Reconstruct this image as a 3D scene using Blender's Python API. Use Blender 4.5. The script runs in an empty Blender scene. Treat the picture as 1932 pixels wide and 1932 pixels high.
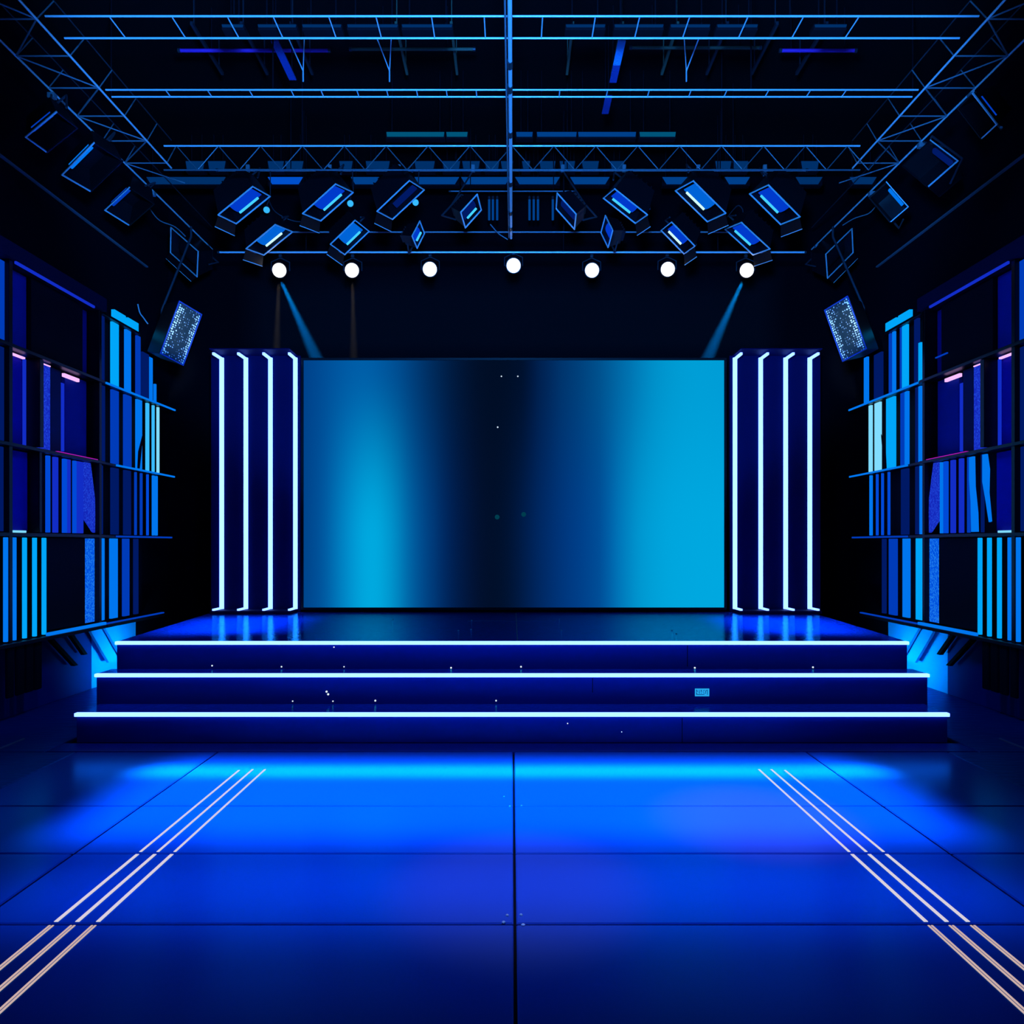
import bpy, bmesh, math, random
from mathutils import Vector, Matrix
random.seed(7)
PI = math.pi
SC = bpy.context.scene
COL = SC.collection
F, EYE, CX, CY = 1450.0, 1.6, 966.0, 1027.0     # focal length (px of a 1932 frame), eye height, vanishing point

def P(px, py, d):
    """A point of the room: sight line through (px, py) at depth d along the hall."""
    return Vector(((px - CX) / F * d, d, EYE - (py - CY) / F * d))

def lin(c):
    return tuple((v / 255 / 12.92) if v / 255 <= 0.04045 else ((v / 255 + 0.055) / 1.055) ** 2.4 for v in c)

# ------------------------------------------------------------------ materials
def new_mat(name):
    m = bpy.data.materials.new(name); m.use_nodes = True
    nt = m.node_tree; nt.nodes.clear()
    out = nt.nodes.new('ShaderNodeOutputMaterial')
    return m, nt, out

def surf(name, col, rough=0.5, metal=0.0, spec=0.5, tint=None, noise=0.0, nscale=8.0, bump=0.0, bscale=40.0, stretch=(1, 1, 1)):
    m, nt, out = new_mat(name)
    b = nt.nodes.new('ShaderNodeBsdfPrincipled')
    b.inputs['Base Color'].default_value = (*col, 1)
    b.inputs['Roughness'].default_value = rough
    b.inputs['Metallic'].default_value = metal
    b.inputs['Specular IOR Level'].default_value = spec
    if tint: b.inputs['Specular Tint'].default_value = (*tint, 1)
    nt.links.new(b.outputs[0], out.inputs[0])
    if noise or bump:
        tc = nt.nodes.new('ShaderNodeTexCoord'); mp = nt.nodes.new('ShaderNodeMapping')
        mp.inputs['Scale'].default_value = stretch
        nt.links.new(tc.outputs['Object'], mp.inputs[0])
    if noise:
        n = nt.nodes.new('ShaderNodeTexNoise'); n.inputs['Scale'].default_value = nscale; n.inputs['Detail'].default_value = 5
        nt.links.new(mp.outputs[0], n.inputs['Vector'])
        r = nt.nodes.new('ShaderNodeMapRange')
        r.inputs['To Min'].default_value = max(0.02, rough - noise); r.inputs['To Max'].default_value = min(1, rough + noise)
        r.inputs['From Min'].default_value = 0.3; r.inputs['From Max'].default_value = 0.7
        nt.links.new(n.outputs['Fac'], r.inputs['Value']); nt.links.new(r.outputs[0], b.inputs['Roughness'])
    if bump:
        n2 = nt.nodes.new('ShaderNodeTexNoise'); n2.inputs['Scale'].default_value = bscale; n2.inputs['Detail'].default_value = 3
        nt.links.new(mp.outputs[0], n2.inputs['Vector'])
        bp = nt.nodes.new('ShaderNodeBump'); bp.inputs['Strength'].default_value = bump; bp.inputs['Distance'].default_value = 0.02
        nt.links.new(n2.outputs['Fac'], bp.inputs['Height']); nt.links.new(bp.outputs[0], b.inputs['Normal'])
    return m

def glow(name, col, strength=1.0):
    m, nt, out = new_mat(name)
    e = nt.nodes.new('ShaderNodeEmission')
    e.inputs[0].default_value = (*col, 1); e.inputs[1].default_value = strength
    nt.links.new(e.outputs[0], out.inputs[0])
    return m

def laminate(name, col, tint, rough, ior=1.45, bump=0.0, bscale=20.0, stretch=(1, 1, 1)):
    """Coloured gloss laminate: matt body colour under a clear blue-tinted gloss film."""
    m, nt, out = new_mat(name)
    df = nt.nodes.new('ShaderNodeBsdfDiffuse'); df.inputs[0].default_value = (*col, 1)
    gl = nt.nodes.new('ShaderNodeBsdfAnisotropic'); gl.inputs['Color'].default_value = (*tint, 1); gl.inputs['Roughness'].default_value = rough
    fr = nt.nodes.new('ShaderNodeFresnel'); fr.inputs['IOR'].default_value = ior
    mx = nt.nodes.new('ShaderNodeMixShader')
    nt.links.new(fr.outputs[0], mx.inputs[0]); nt.links.new(df.outputs[0], mx.inputs[1]); nt.links.new(gl.outputs[0], mx.inputs[2])
    nt.links.new(mx.outputs[0], out.inputs[0])
    if bump:
        tc = nt.nodes.new('ShaderNodeTexCoord'); mp = nt.nodes.new('ShaderNodeMapping'); mp.inputs['Scale'].default_value = stretch
        n2 = nt.nodes.new('ShaderNodeTexNoise'); n2.inputs['Scale'].default_value = bscale; n2.inputs['Detail'].default_value = 3
        bp = nt.nodes.new('ShaderNodeBump'); bp.inputs['Strength'].default_value = bump; bp.inputs['Distance'].default_value = 0.02
        nt.links.new(tc.outputs['Object'], mp.inputs[0]); nt.links.new(mp.outputs[0], n2.inputs['Vector'])
        nt.links.new(n2.outputs['Fac'], bp.inputs['Height'])
        nt.links.new(bp.outputs[0], gl.inputs['Normal']); nt.links.new(bp.outputs[0], fr.inputs['Normal'])
    return m

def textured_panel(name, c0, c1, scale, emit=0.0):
    """Woven / pebbled acoustic fabric: Voronoi cells between two thread colours; emit > 0 puts the lit look in as glow."""
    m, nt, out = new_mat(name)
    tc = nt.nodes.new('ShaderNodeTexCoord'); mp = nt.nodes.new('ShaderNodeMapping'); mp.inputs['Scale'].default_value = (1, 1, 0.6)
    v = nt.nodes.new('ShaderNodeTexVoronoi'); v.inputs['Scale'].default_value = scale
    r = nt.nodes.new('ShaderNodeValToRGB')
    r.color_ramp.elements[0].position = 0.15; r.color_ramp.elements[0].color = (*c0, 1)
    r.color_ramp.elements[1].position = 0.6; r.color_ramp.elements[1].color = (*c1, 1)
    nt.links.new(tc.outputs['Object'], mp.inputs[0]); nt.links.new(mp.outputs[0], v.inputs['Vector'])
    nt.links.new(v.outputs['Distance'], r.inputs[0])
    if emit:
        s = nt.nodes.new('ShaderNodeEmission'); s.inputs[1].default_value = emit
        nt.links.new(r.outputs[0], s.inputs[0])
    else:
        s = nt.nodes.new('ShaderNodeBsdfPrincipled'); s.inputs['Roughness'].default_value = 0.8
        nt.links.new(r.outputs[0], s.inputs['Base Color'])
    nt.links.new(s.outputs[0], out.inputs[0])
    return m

def grille_mat():
    m, nt, out = new_mat('perforated_grille')
    tc = nt.nodes.new('ShaderNodeTexCoord')
    v = nt.nodes.new('ShaderNodeTexVoronoi'); v.inputs['Scale'].default_value = 38; v.inputs['Randomness'].default_value = 0.35
    r = nt.nodes.new('ShaderNodeValToRGB')
    e = r.color_ramp.elements
    e[0].position = 0.30; e[0].color = (1, 1, 1, 1)
    e[1].position = 0.44; e[1].color = (0.006, 0.02, 0.025, 1)
    nt.links.new(tc.outputs['Object'], v.inputs['Vector']); nt.links.new(v.outputs['Distance'], r.inputs[0])
    b = nt.nodes.new('ShaderNodeBsdfPrincipled'); b.inputs['Roughness'].default_value = 0.5
    nt.links.new(r.outputs[0], b.inputs['Base Color']); nt.links.new(b.outputs[0], out.inputs[0])
    return m

def screen_mat():
    """The picture the video wall plays: two soft cyan light bands on deep blue."""
    m, nt, out = new_mat('video_picture')
    tc = nt.nodes.new('ShaderNodeTexCoord'); sp = nt.nodes.new('ShaderNodeSeparateXYZ')
    nt.links.new(tc.outputs['Generated'], sp.inputs[0])
    def ramp(stops):
        r = nt.nodes.new('ShaderNodeValToRGB'); r.color_ramp.interpolation = 'B_SPLINE'
        el = r.color_ramp.elements
        for i, (px, c) in enumerate(stops):
            t = (px - 573) / 793
            if i == 0: q = el[0]; q.position = t
            elif i == 1: q = el[1]; q.position = t
            else: q = el.new(t)
            q.color = (*lin(c), 1)
        nt.links.new(sp.outputs['X'], r.inputs[0]); return r
    lo = ramp([(573, (0, 66, 135)), (615, (0, 84, 160)), (655, (0, 140, 205)), (690, (0, 172, 226)), (725, (0, 168, 222)), (770, (0, 92, 165)),
               (820, (0, 48, 112)), (860, (0, 26, 72)), (905, (2, 14, 40)), (960, (0, 15, 40)), (1010, (0, 34, 88)), (1070, (0, 56, 130)),
               (1130, (0, 72, 148)), (1165, (0, 110, 182)), (1210, (0, 156, 212)), (1270, (0, 168, 224)), (1366, (0, 168, 224))])
    hi = ramp([(573, (0, 62, 135)), (630, (0, 84, 158)), (690, (0, 100, 175)), (750, (0, 76, 145)), (800, (0, 48, 102)), (850, (0, 24, 60)),
               (905, (1, 12, 34)), (985, (0, 14, 38)), (1015, (0, 28, 74)), (1060, (0, 50, 108)), (1130, (0, 76, 138)), (1190, (0, 116, 180)),
               (1240, (0, 148, 205)), (1300, (0, 160, 216)), (1366, (0, 156, 214))])
    mr = nt.nodes.new('ShaderNodeMapRange'); mr.interpolation_type = 'SMOOTHSTEP'
    mr.inputs['From Min'].default_value = 0.25; mr.inputs['From Max'].default_value = 1.0
    nt.links.new(sp.outputs['Z'], mr.inputs['Value'])
    mx = nt.nodes.new('ShaderNodeMixRGB')
    nt.links.new(mr.outputs[0], mx.inputs[0]); nt.links.new(lo.outputs[0], mx.inputs[1]); nt.links.new(hi.outputs[0], mx.inputs[2])
    e = nt.nodes.new('ShaderNodeEmission'); nt.links.new(mx.outputs[0], e.inputs[0]); nt.links.new(e.outputs[0], out.inputs[0])
    return m

M = {}
M['tile'] = laminate('navy_gloss_tile', (0.030, 0.060, 0.30), (0.03, 0.62, 1.0), 0.22, 1.42, 0.015, 90, (1, 3, 1))
M['subfloor'] = surf('dark_subfloor', (0.0006, 0.001, 0.004), 0.8, spec=0.05)
M['sidefloor'] = laminate('rough_side_floor', (0.003, 0.03, 0.14), (0.02, 0.42, 0.8), 0.36, 1.35, 0.30, 7, (0.8, 3, 1))
M['deck'] = laminate('stage_deck_vinyl', (0.002, 0.06, 0.42), (0.06, 0.75, 1.0), 0.07, 1.6, 0.16, 16, (1, 3.5, 1))
M['riser'] = surf('navy_riser_board', (0.001, 0.016, 0.17), 0.36, spec=0.3, tint=(0.02, .4, 1), bump=0.06, bscale=10, stretch=(0.4, 1, 9))
M['niche'] = surf('navy_column_board', (0.001, 0.004, 0.04), 0.6, spec=0.10, tint=(0.02, .3, 1))
M['wall'] = surf('black_wall_paint', (0.0008, 0.0015, 0.005), 0.75, spec=0.08, bump=0.05, bscale=30)
M['fascia'] = surf('dark_navy_fascia', (0.001, 0.006, 0.03), 0.7, spec=0.1)
M['lowwall'] = surf('navy_wall_cladding', (0.002, 0.03, 0.17), 0.7, spec=0.08)
M['litwall'] = surf('lit_cladding_tone', (0.02, 0.40, 0.75), 0.55, spec=0.3)  # paler copy of the wall cladding, carries the lit look in its colour
M['backwall'] = surf('black_drape_wall', (0.0008, 0.001, 0.003), 0.85, spec=0.05)
M['ceil'] = surf('black_ceiling', (0.003, 0.003, 0.004), 0.9, spec=0.05)
M['black'] = surf('black_powder_coat', (0.003, 0.003, 0.005), 0.36, spec=0.3)
M['matt'] = surf('matt_black', (0.003, 0.003, 0.006), 0.8, spec=0.1)
M['alu'] = surf('brushed_aluminium', (0.80, 0.82, 0.85), 0.36, metal=0.35)
M['dimalu'] = surf('dull_steel', (0.22, 0.23, 0.26), 0.5, metal=0.4)
M['darklace'] = surf('dark_grey_truss_tube', (0.10, 0.11, 0.13), 0.45, metal=0.3)
M['darksteel'] = surf('dark_steel', (0.04, 0.045, 0.06), 0.35, metal=0.5)
M['olive'] = surf('olive_primer_steel', (0.10, 0.085, 0.05), 0.7)
M['violet'] = surf('violet_lit_steel', (0.30, 0.02, 0.40), 0.5)  # violet light on the ceiling pipes, put into their colour
M['strap'] = surf('blue_web_strap', (0.005, 0.05, 0.3), 0.7, bump=0.4, bscale=60)
M['strapcyan'] = surf('cyan_web_strap', (0.05, 0.4, 0.9), 0.7, bump=0.5, bscale=60)
M['screen'] = screen_mat()
M['led'] = glow('ice_blue_led', (0.52, 1.1, 5.0), 1.0)
M['ledcol'] = glow('ice_white_led', (0.55, 1.1, 4.2), 1.0)
M['lamp'] = glow('warm_white_lamp', (1.0, 0.92, 0.84), 2.2)
M['floorled'] = glow('pale_floor_light', (0.72, 0.66, 0.78), 0.95)
M['floorledwarm'] = glow('pinkish_floor_light', (0.70, 0.50, 0.48), 0.85)
M['cyan'] = glow('cyan_glow', (0.0, 0.40, 1.0), 0.95)  # graded glow tones: lit look of rack slats and panels, also some lenses
M['sky'] = glow('sky_blue_glow', (0.0, 0.20, 0.95), 0.9)
M['azure'] = glow('azure_glow', (0.0, 0.085, 0.85), 0.8)
M['blue'] = glow('blue_glow', (0.0, 0.055, 0.60), 0.8)
M['deep'] = glow('deep_blue_glow', (0.0, 0.012, 0.16), 0.8)
M['royal'] = glow('royal_blue_glow', (0.008, 0.035, 0.75), 0.75)
M['ice'] = glow('pale_cyan_glow', (0.22, 0.72, 1.0), 1.0)
M['icy'] = glow('light_cyan_bar', (0.04, 0.50, 1.0), 1.0)
M['pink'] = glow('pink_light_strip', (0.8, 0.45, 0.95), 1.2)
M['magenta'] = glow('magenta_light_strip', (0.45, 0.01, 0.5), 1.0)
M['fabric'] = surf('navy_fabric', (0.003, 0.025, 0.24), 0.85, spec=0.1, bump=0.25, bscale=160)
M['violetfabric'] = surf('violet_blue_fabric', (0.02, 0.015, 0.36), 0.85, spec=0.1, bump=0.25, bscale=160)
M['greyfabric'] = surf('charcoal_fabric', (0.02, 0.03, 0.07), 0.9, spec=0.1)
M['weave'] = textured_panel('glowing_blue_weave', (0.02, 0.28, 1.0), (0.0, 0.09, 0.8), 75, 0.9)
M['weaveroyal'] = textured_panel('glowing_royal_weave', (0.02, 0.09, 0.95), (0.008, 0.025, 0.6), 80, 0.8)
M['grille'] = grille_mat()
M['lens'] = glow('blue_lens_glass', (0.0, 0.05, 0.70), 0.85)
M['lenscyan'] = glow('cyan_lens_glass', (0.0, 0.14, 0.75), 0.9)
M['tube'] = glow('cyan_lamp_tube', (0.05, 0.55, 1.0), 1.2)
M['tubewarm'] = glow('pale_lamp_tube', (0.55, 0.95, 0.85), 1.2)
M['battenblue'] = glow('blue_batten_lens', (0.0, 0.10, 0.75), 0.8)
M['battendim'] = glow('dim_blue_batten_lens', (0.0, 0.035, 0.17), 0.8)
M['battenmid'] = glow('mid_blue_batten_lens', (0.0, 0.055, 0.28), 0.9)
M['battenteal'] = glow('teal_batten_lens', (0.0, 0.11, 0.24), 0.8)
M['sign'] = glow('cyan_sign_plate', (0.02, 0.42, 0.95), 0.9)
M['signink'] = surf('blue_sign_ink', (0.0, 0.03, 0.2), 0.6)
M['screw'] = surf('polished_screw', (0.9, 0.9, 0.92), 0.25, metal=0.6)
M['dotglow'] = glow('white_dot_glow', (0.7, 0.85, 1.0), 1.0)
M['tealdot'] = glow('teal_dot_glow', (0.0, 0.045, 0.075), 1.0)

# ------------------------------------------------------------------ mesh builder (all coordinates are room coordinates)
class MB:
    def __init__(s): s.v = []; s.f = []; s.mi = []
    def add(s, vs, fs, mi=0):
        b = len(s.v); s.v += [Vector(q) for q in vs]
        s.f += [tuple(b + i for i in f) for f in fs]; s.mi += [mi] * len(fs); return s
    def box(s, x0, x1, y0, y1, z0, z1, mi=0):
        x0, x1 = min(x0, x1), max(x0, x1)
        return s.add([(x0, y0, z0), (x1, y0, z0), (x1, y1, z0), (x0, y1, z0), (x0, y0, z1), (x1, y0, z1), (x1, y1, z1), (x0, y1, z1)],
                     [(3, 2, 1, 0), (4, 5, 6, 7), (0, 1, 5, 4), (1, 2, 6, 5), (2, 3, 7, 6), (3, 0, 4, 7)], mi)
    def hexa(s, lo, hi, mi=0):
        """Box between two quads lo[4], hi[4] in the same winding."""
        return s.add(list(lo) + list(hi), [(3, 2, 1, 0), (4, 5, 6, 7), (0, 1, 5, 4), (1, 2, 6, 5), (2, 3, 7, 6), (3, 0, 4, 7)], mi)
    def obox(s, m, x0, x1, y0, y1, z0, z1, mi=0):
        c = [(x0, y0, z0), (x1, y0, z0), (x1, y1, z0), (x0, y1, z0), (x0, y0, z1), (x1, y0, z1), (x1, y1, z1), (x0, y1, z1)]
        return s.add([m @ Vector(q) for q in c], [(3, 2, 1, 0), (4, 5, 6, 7), (0, 1, 5, 4), (1, 2, 6, 5), (2, 3, 7, 6), (3, 0, 4, 7)], mi)
    def tube(s, a, b, r, n=10, r2=None, mi=0):
        a, b = Vector(a), Vector(b); d = (b - a).normalized()
        u = d.orthogonal().normalized(); w = d.cross(u); r2 = r if r2 is None else r2
        vs = [a + (u * math.cos(2 * PI * k / n) + w * math.sin(2 * PI * k / n)) * r for k in range(n)]
        vs += [b + (u * math.cos(2 * PI * k / n) + w * math.sin(2 * PI * k / n)) * r2 for k in range(n)]
        fs = [(k, (k + 1) % n, n + (k + 1) % n, n + k) for k in range(n)] + [tuple(range(n - 1, -1, -1)), tuple(range(n, 2 * n))]
        return s.add(vs, fs, mi)
    def path(s, pts, r, n=6, mi=0):
        pts = [Vector(p) for p in pts]; vs = []; fs = []; u = None
        for i, p in enumerate(pts):
            d = (pts[min(i + 1, len(pts) - 1)] - pts[max(i - 1, 0)]).normalized()
            u = d.orthogonal().normalized() if u is None else (u - d * u.dot(d)).normalized()
            w = d.cross(u)
            vs += [p + (u * math.cos(2 * PI * k / n) + w * math.sin(2 * PI * k / n)) * r for k in range(n)]
        for i in range(len(pts) - 1):
            fs += [(i * n + k, i * n + (k + 1) % n, (i + 1) * n + (k + 1) % n, (i + 1) * n + k) for k in range(n)]
        fs += [tuple(range(n - 1, -1, -1)), tuple(range((len(pts) - 1) * n, len(pts) * n))]
        return s.add(vs, fs, mi)
    def lathe(s, m, prof, n=28, mi=0):
        """Profile (r, z) turned about the local z axis of m, closed at both ends."""
        vs = []; fs = []
        for r, z in prof: vs += [m @ Vector((r * math.cos(2 * PI * k / n), r * math.sin(2 * PI * k / n), z)) for k in range(n)]
        for i in range(len(prof) - 1):
            fs += [(i * n + k, i * n + (k + 1) % n, (i + 1) * n + (k + 1) % n, (i + 1) * n + k) for k in range(n)]
        fs += [tuple(range(n - 1, -1, -1)), tuple(range((len(prof) - 1) * n, len(prof) * n))]
        return s.add(vs, fs, mi)

ROOTM = {}
def build(name, mb, mats, parent=None, bevel=0.0, smooth=False, seg=2):
    mats = mats if isinstance(mats, (list, tuple)) else [mats]
    inv = Matrix.Identity(4)
    if parent is not None:
        inv = ROOTM[parent.name].inverted()
    me = bpy.data.meshes.new(name)
    bm = bmesh.new()
    vs = [bm.verts.new(inv @ v) for v in mb.v]
    for f, i in zip(mb.f, mb.mi):
        fc = bm.faces.new([vs[k] for k in f]); fc.material_index = i; fc.smooth = smooth
    bmesh.ops.recalc_face_normals(bm, faces=bm.faces)
    if bevel:
        bmesh.ops.bevel(bm, geom=[e for e in bm.edges], offset=bevel, segments=seg, affect='EDGES', profile=0.5, clamp_overlap=True)
    bm.to_mesh(me); bm.free()
    for m in mats: me.materials.append(m)
    if smooth:
        try: me.set_sharp_from_angle(angle=math.radians(40))
        except Exception: pass
    o = bpy.data.objects.new(name, me); COL.objects.link(o)
    if parent is not None:
        o.parent = parent; ROOTM[o.name] = ROOTM[parent.name]
    else:
        ROOTM[o.name] = Matrix.Identity(4)
    return o

def nth(i):
    return ['first', 'second', 'third', 'fourth', 'fifth', 'sixth', 'seventh', 'eighth', 'ninth', 'tenth', 'eleventh', 'twelfth', 'thirteenth', 'fourteenth', 'fifteenth', 'sixteenth', 'seventeenth', 'eighteenth', 'nineteenth'][i]

def tag(o, label, cat, group=None):
    o['label'] = label; o['category'] = cat
    if group: o['group'] = group
    return o

def thing(name, label, cat, loc=(0, 0, 0), rot=None, group=None):
    o = bpy.data.objects.new(name, None); COL.objects.link(o)
    o.empty_display_size = 0.1
    m = Matrix.Translation(Vector(loc))
    if rot is not None: m = m @ rot.to_4x4()
    o.matrix_basis = m; ROOTM[o.name] = m.copy()
    return tag(o, label, cat, group)

def struct(name, mb, mats, label=None, bevel=0.0):
    o = build(name, mb, mats, None, bevel); o['kind'] = 'structure'
    if label: o['label'] = label
    o['category'] = name.split('_')[0]
    return o

# ------------------------------------------------------------------ camera
cam = bpy.data.cameras.new('camera'); co = bpy.data.objects.new('camera', cam); COL.objects.link(co)
cam.sensor_width = 36; cam.lens = F * 36 / 1932; cam.shift_y = (CY - 966) / 1932; cam.clip_start = 0.05
co.location = (0, 0, EYE); co.rotation_euler = (PI / 2, 0, 0)
SC.camera = co

# ------------------------------------------------------------------ the shell of the hall
WX, YB, YF, ZC = 4.67, 10.45, -2.0, 6.6
fl = MB().box(-WX, WX, YF, YB, -0.15, -0.022, 0)
cols = [-2.27, 0.012, 2.27]
rows = [-2.0, -0.41, 0.32, 1.05, 1.78, 2.51, 3.24, 3.98, 4.70, 5.93]
g = 0.0065
def slab(b, x0, x1, y0, y1, mi):
    c = 0.006
    b.hexa([(x0, y0, -0.022), (x1, y0, -0.022), (x1, y1, -0.022), (x0, y1, -0.022)], [(x0, y0, -c), (x1, y0, -c), (x1, y1, -c), (x0, y1, -c)], mi)
    b.hexa([(x0, y0, -c), (x1, y0, -c), (x1, y1, -c), (x0, y1, -c)], [(x0 + c, y0 + c, 0), (x1 - c, y0 + c, 0), (x1 - c, y1 - c, 0), (x0 + c, y1 - c, 0)], mi)
for j in range(len(rows) - 1):
    for x0, x1 in ((-3.36, cols[0]), (cols[0], cols[1]), (cols[1], cols[2]), (cols[2], 3.36)):
        slab(fl, x0 + g, x1 - g, rows[j] + g, rows[j + 1] - g, 1)
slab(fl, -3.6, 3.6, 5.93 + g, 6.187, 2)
for s in (-1, 1):
    for j in range(len(rows) - 1):
        a, b_ = sorted((s * 3.36, s * 4.66)); slab(fl, a + 0.001, b_ - 0.001, rows[j] + g, rows[j + 1] - g, 3)
    a, b_ = sorted((s * 3.61, s * 4.66)); slab(fl, a, b_, 5.93, 10.3, 3)
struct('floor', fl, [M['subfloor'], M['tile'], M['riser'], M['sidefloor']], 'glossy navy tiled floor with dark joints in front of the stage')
struct('ceiling', MB().box(-WX - 0.15, WX + 0.15, YF - 0.15, YB + 0.15, ZC, ZC + 0.15), M['ceil'])
struct('wall_back', MB().box(-WX - 0.15, WX + 0.15, YB, YB + 0.15, -0.15, ZC), M['backwall'])
struct('wall_front', MB().box(-WX - 0.15, WX + 0.15, YF - 0.15, YF, -0.15, ZC), M['wall'])
for s, nm in ((-1, 'left'), (1, 'right')):
    a, b_ = sorted((s * WX, s * (WX + 0.15)))
    struct('wall_' + nm, MB().box(a, b_, YF, YB, -0.15, ZC), M['wall'])
    a, b_ = sorted((s * (WX - 0.02), s * (WX - 0.002)))
    struct('baseboard_' + nm, MB().box(a, b_, 4.0, 8.5 if s < 0 else 8.2, 0.002, 0.69), M['lowwall'], bevel=0.003)
    struct('trim_%d' % (5 if s < 0 else 6), MB().box(a, b_, 8.503 if s < 0 else 8.203, 9.5, 0.002, 0.69), M['litwall'], 'wall cladding strip beside the stage steps, painted pale where light falls', bevel=0.003)
    a, b_ = sorted((s * (WX - 0.03), s * (WX - 0.002)))
    struct('trim_%d' % (1 if s < 0 else 2), MB().box(a, b_, 3, 9.8, 5.13, 5.145), M['dimalu'])
    struct('trim_%d' % (3 if s < 0 else 4), MB().box(min(s * 3.99, s * 4.005), max(s * 3.99, s * 4.005), 3.5, 6.3, 0.002, 0.012), M['dimalu'])

# tile fixings where the joints cross the middle of the floor
for px, py, r in ((957, 1728, .007), (983, 1727, .007), (950, 1741, .008), (987, 1746, .009), (962, 1522, .007), (984, 1521, .006), (951, 1504, .005)):
    d = F * EYE / (py - CY); c = P(px, py, d)
    m = Matrix.Translation((c.x, c.y, 0.0005))
    o = build('floor_bolt', MB().lathe(m, [(r, 0), (r, 0.003), (r * 0.6, 0.006)], 14), M['screw'])
    where = {957: 'on the near corner of the panel joint, left of the seam', 983: 'beyond the nearer cross joint, right of the centre seam', 950: 'just before the nearer cross joint, left of the seam',
             987: 'just before the nearer cross joint, right of the seam', 962: 'on the far cross joint, left of the seam', 984: 'on the far cross joint, right of the seam', 951: 'beyond the far cross joint, alone'}[px]
    if px == 957: where = 'beyond the nearer cross joint, left of the centre seam'
    tag(o, 'small shiny floor bolt ' + where, 'bolt', 'floor bolts along the centre seam')

# pale light lines let into the floor
for s, sd in ((-1, 'left'), (1, 'right')):
    for X, which in ((1.754, 'innermost'), (1.842, 'middle'), (1.932, 'outermost')):
        mb = MB(); w = 0.011
        y0s = [(1.9, 3.24 - 0.016, 1), (3.24 + 0.016, 3.98 - 0.016, 0), (3.98 + 0.016, 5.46 if which != 'outermost' else 5.44, 0)]
        for a, b_, mi in y0s:
            if mi:
                mb.box(s * (X - w), s * (X - 0.003), a, b_, 0.0005, 0.003, 1); mb.box(s * (X + 0.003), s * (X + w), a, b_, 0.0005, 0.003, 1)
            else:
                k = w * (0.78 if b_ < 4.2 else 0.62)
                mb.box(s * (X - k), s * (X + k), a, b_, 0.0005, 0.003, 0)
        tag(build('inlaid_light_line', mb, [M['floorled'], M['floorledwarm']]),
            '%s of three pale light lines let into the %s half of the floor' % (which, sd), 'floor light', 'pale light lines in the floor')

# ------------------------------------------------------------------ stage and steps
def tier(name, label, hw, y0, y1, z0, z1, joints, pins, deck_back=None, seams=()):
    t = thing(name, label, 'step' if name == 'stage_step' else 'stage', (0, y0, 0))
    zs = z1 - 0.030
    body = MB()
    body.hexa([(-hw, y0, z0), (hw, y0, z0), (hw, y1, z0), (-hw, y1, z0)], [(-hw, y0, zs), (hw, y0, zs), (hw, y1, zs), (-hw, y1, zs)])
    build('riser', body, M['riser'], t, 0.003)
    bw = deck_back or hw
    build('tread', MB().hexa([(-hw, y0 + 0.02, zs + .0005), (hw, y0 + 0.02, zs + .0005), (bw, y1, zs + .0005), (-bw, y1, zs + .0005)],
                             [(-hw, y0 + 0.02, z1), (hw, y0 + 0.02, z1), (bw, y1, z1), (-bw, y1, z1)]), M['deck'], t, 0.002)
    build('led_strip', MB().box(-hw - 0.008, hw + 0.008, y0 - 0.024, y0 + 0.0195, z1 - 0.0275, z1 + 0.001), M['led'], t, 0.004)
    for px, (a, b_) in joints:
        d = y0; x = (px - CX) / F * d
        build('board_joint', MB().box(x - 0.003, x + 0.003, y0 - 0.0012, y0 - 0.0004, a, b_), M['matt'], t)
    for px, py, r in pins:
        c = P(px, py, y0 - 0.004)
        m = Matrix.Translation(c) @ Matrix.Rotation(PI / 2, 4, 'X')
        build('screw_glint', MB().lathe(m, [(r, -0.004), (r, 0.0), (r * 0.6, 0.003)], 10), M['dotglow'], t)  # riser screws, their white glint put in as own glow
    for px, yy0, yy1 in seams:
        pass
    return t
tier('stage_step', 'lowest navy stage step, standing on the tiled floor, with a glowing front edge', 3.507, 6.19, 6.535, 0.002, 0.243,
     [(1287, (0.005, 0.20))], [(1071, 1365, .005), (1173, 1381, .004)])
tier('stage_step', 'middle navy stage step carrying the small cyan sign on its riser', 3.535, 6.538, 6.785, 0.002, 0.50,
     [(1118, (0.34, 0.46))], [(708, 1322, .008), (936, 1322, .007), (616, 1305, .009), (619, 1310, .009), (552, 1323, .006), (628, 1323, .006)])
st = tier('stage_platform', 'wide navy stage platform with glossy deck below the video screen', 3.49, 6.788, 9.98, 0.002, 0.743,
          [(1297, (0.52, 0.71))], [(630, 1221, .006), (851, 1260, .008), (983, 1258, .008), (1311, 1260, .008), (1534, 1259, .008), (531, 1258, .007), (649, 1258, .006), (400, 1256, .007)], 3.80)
build('deck_seam', MB().box(0.045, 0.053, 6.83, 9.55, 0.7432, 0.7442), M['dimalu'], st)
build('deck_seam', MB().box(-0.5, 0.5, 8.62, 8.63, 0.7432, 0.7440), M['dimalu'], st)
for px, py in ((890, 1171), (889, 1188), (1055, 1169), (1059, 1190), (865, 1190), (1268, 1190), (741, 1169), (1276, 1196)):
    d = F * (EYE - 0.743) / (py - CY); c = P(px, py, d)
    build('deck_screw', MB().lathe(Matrix.Translation((c.x, c.y, 0.7435)), [(.008, 0), (.008, .004), (.004, .007)], 10), M['screw'], st)

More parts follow.
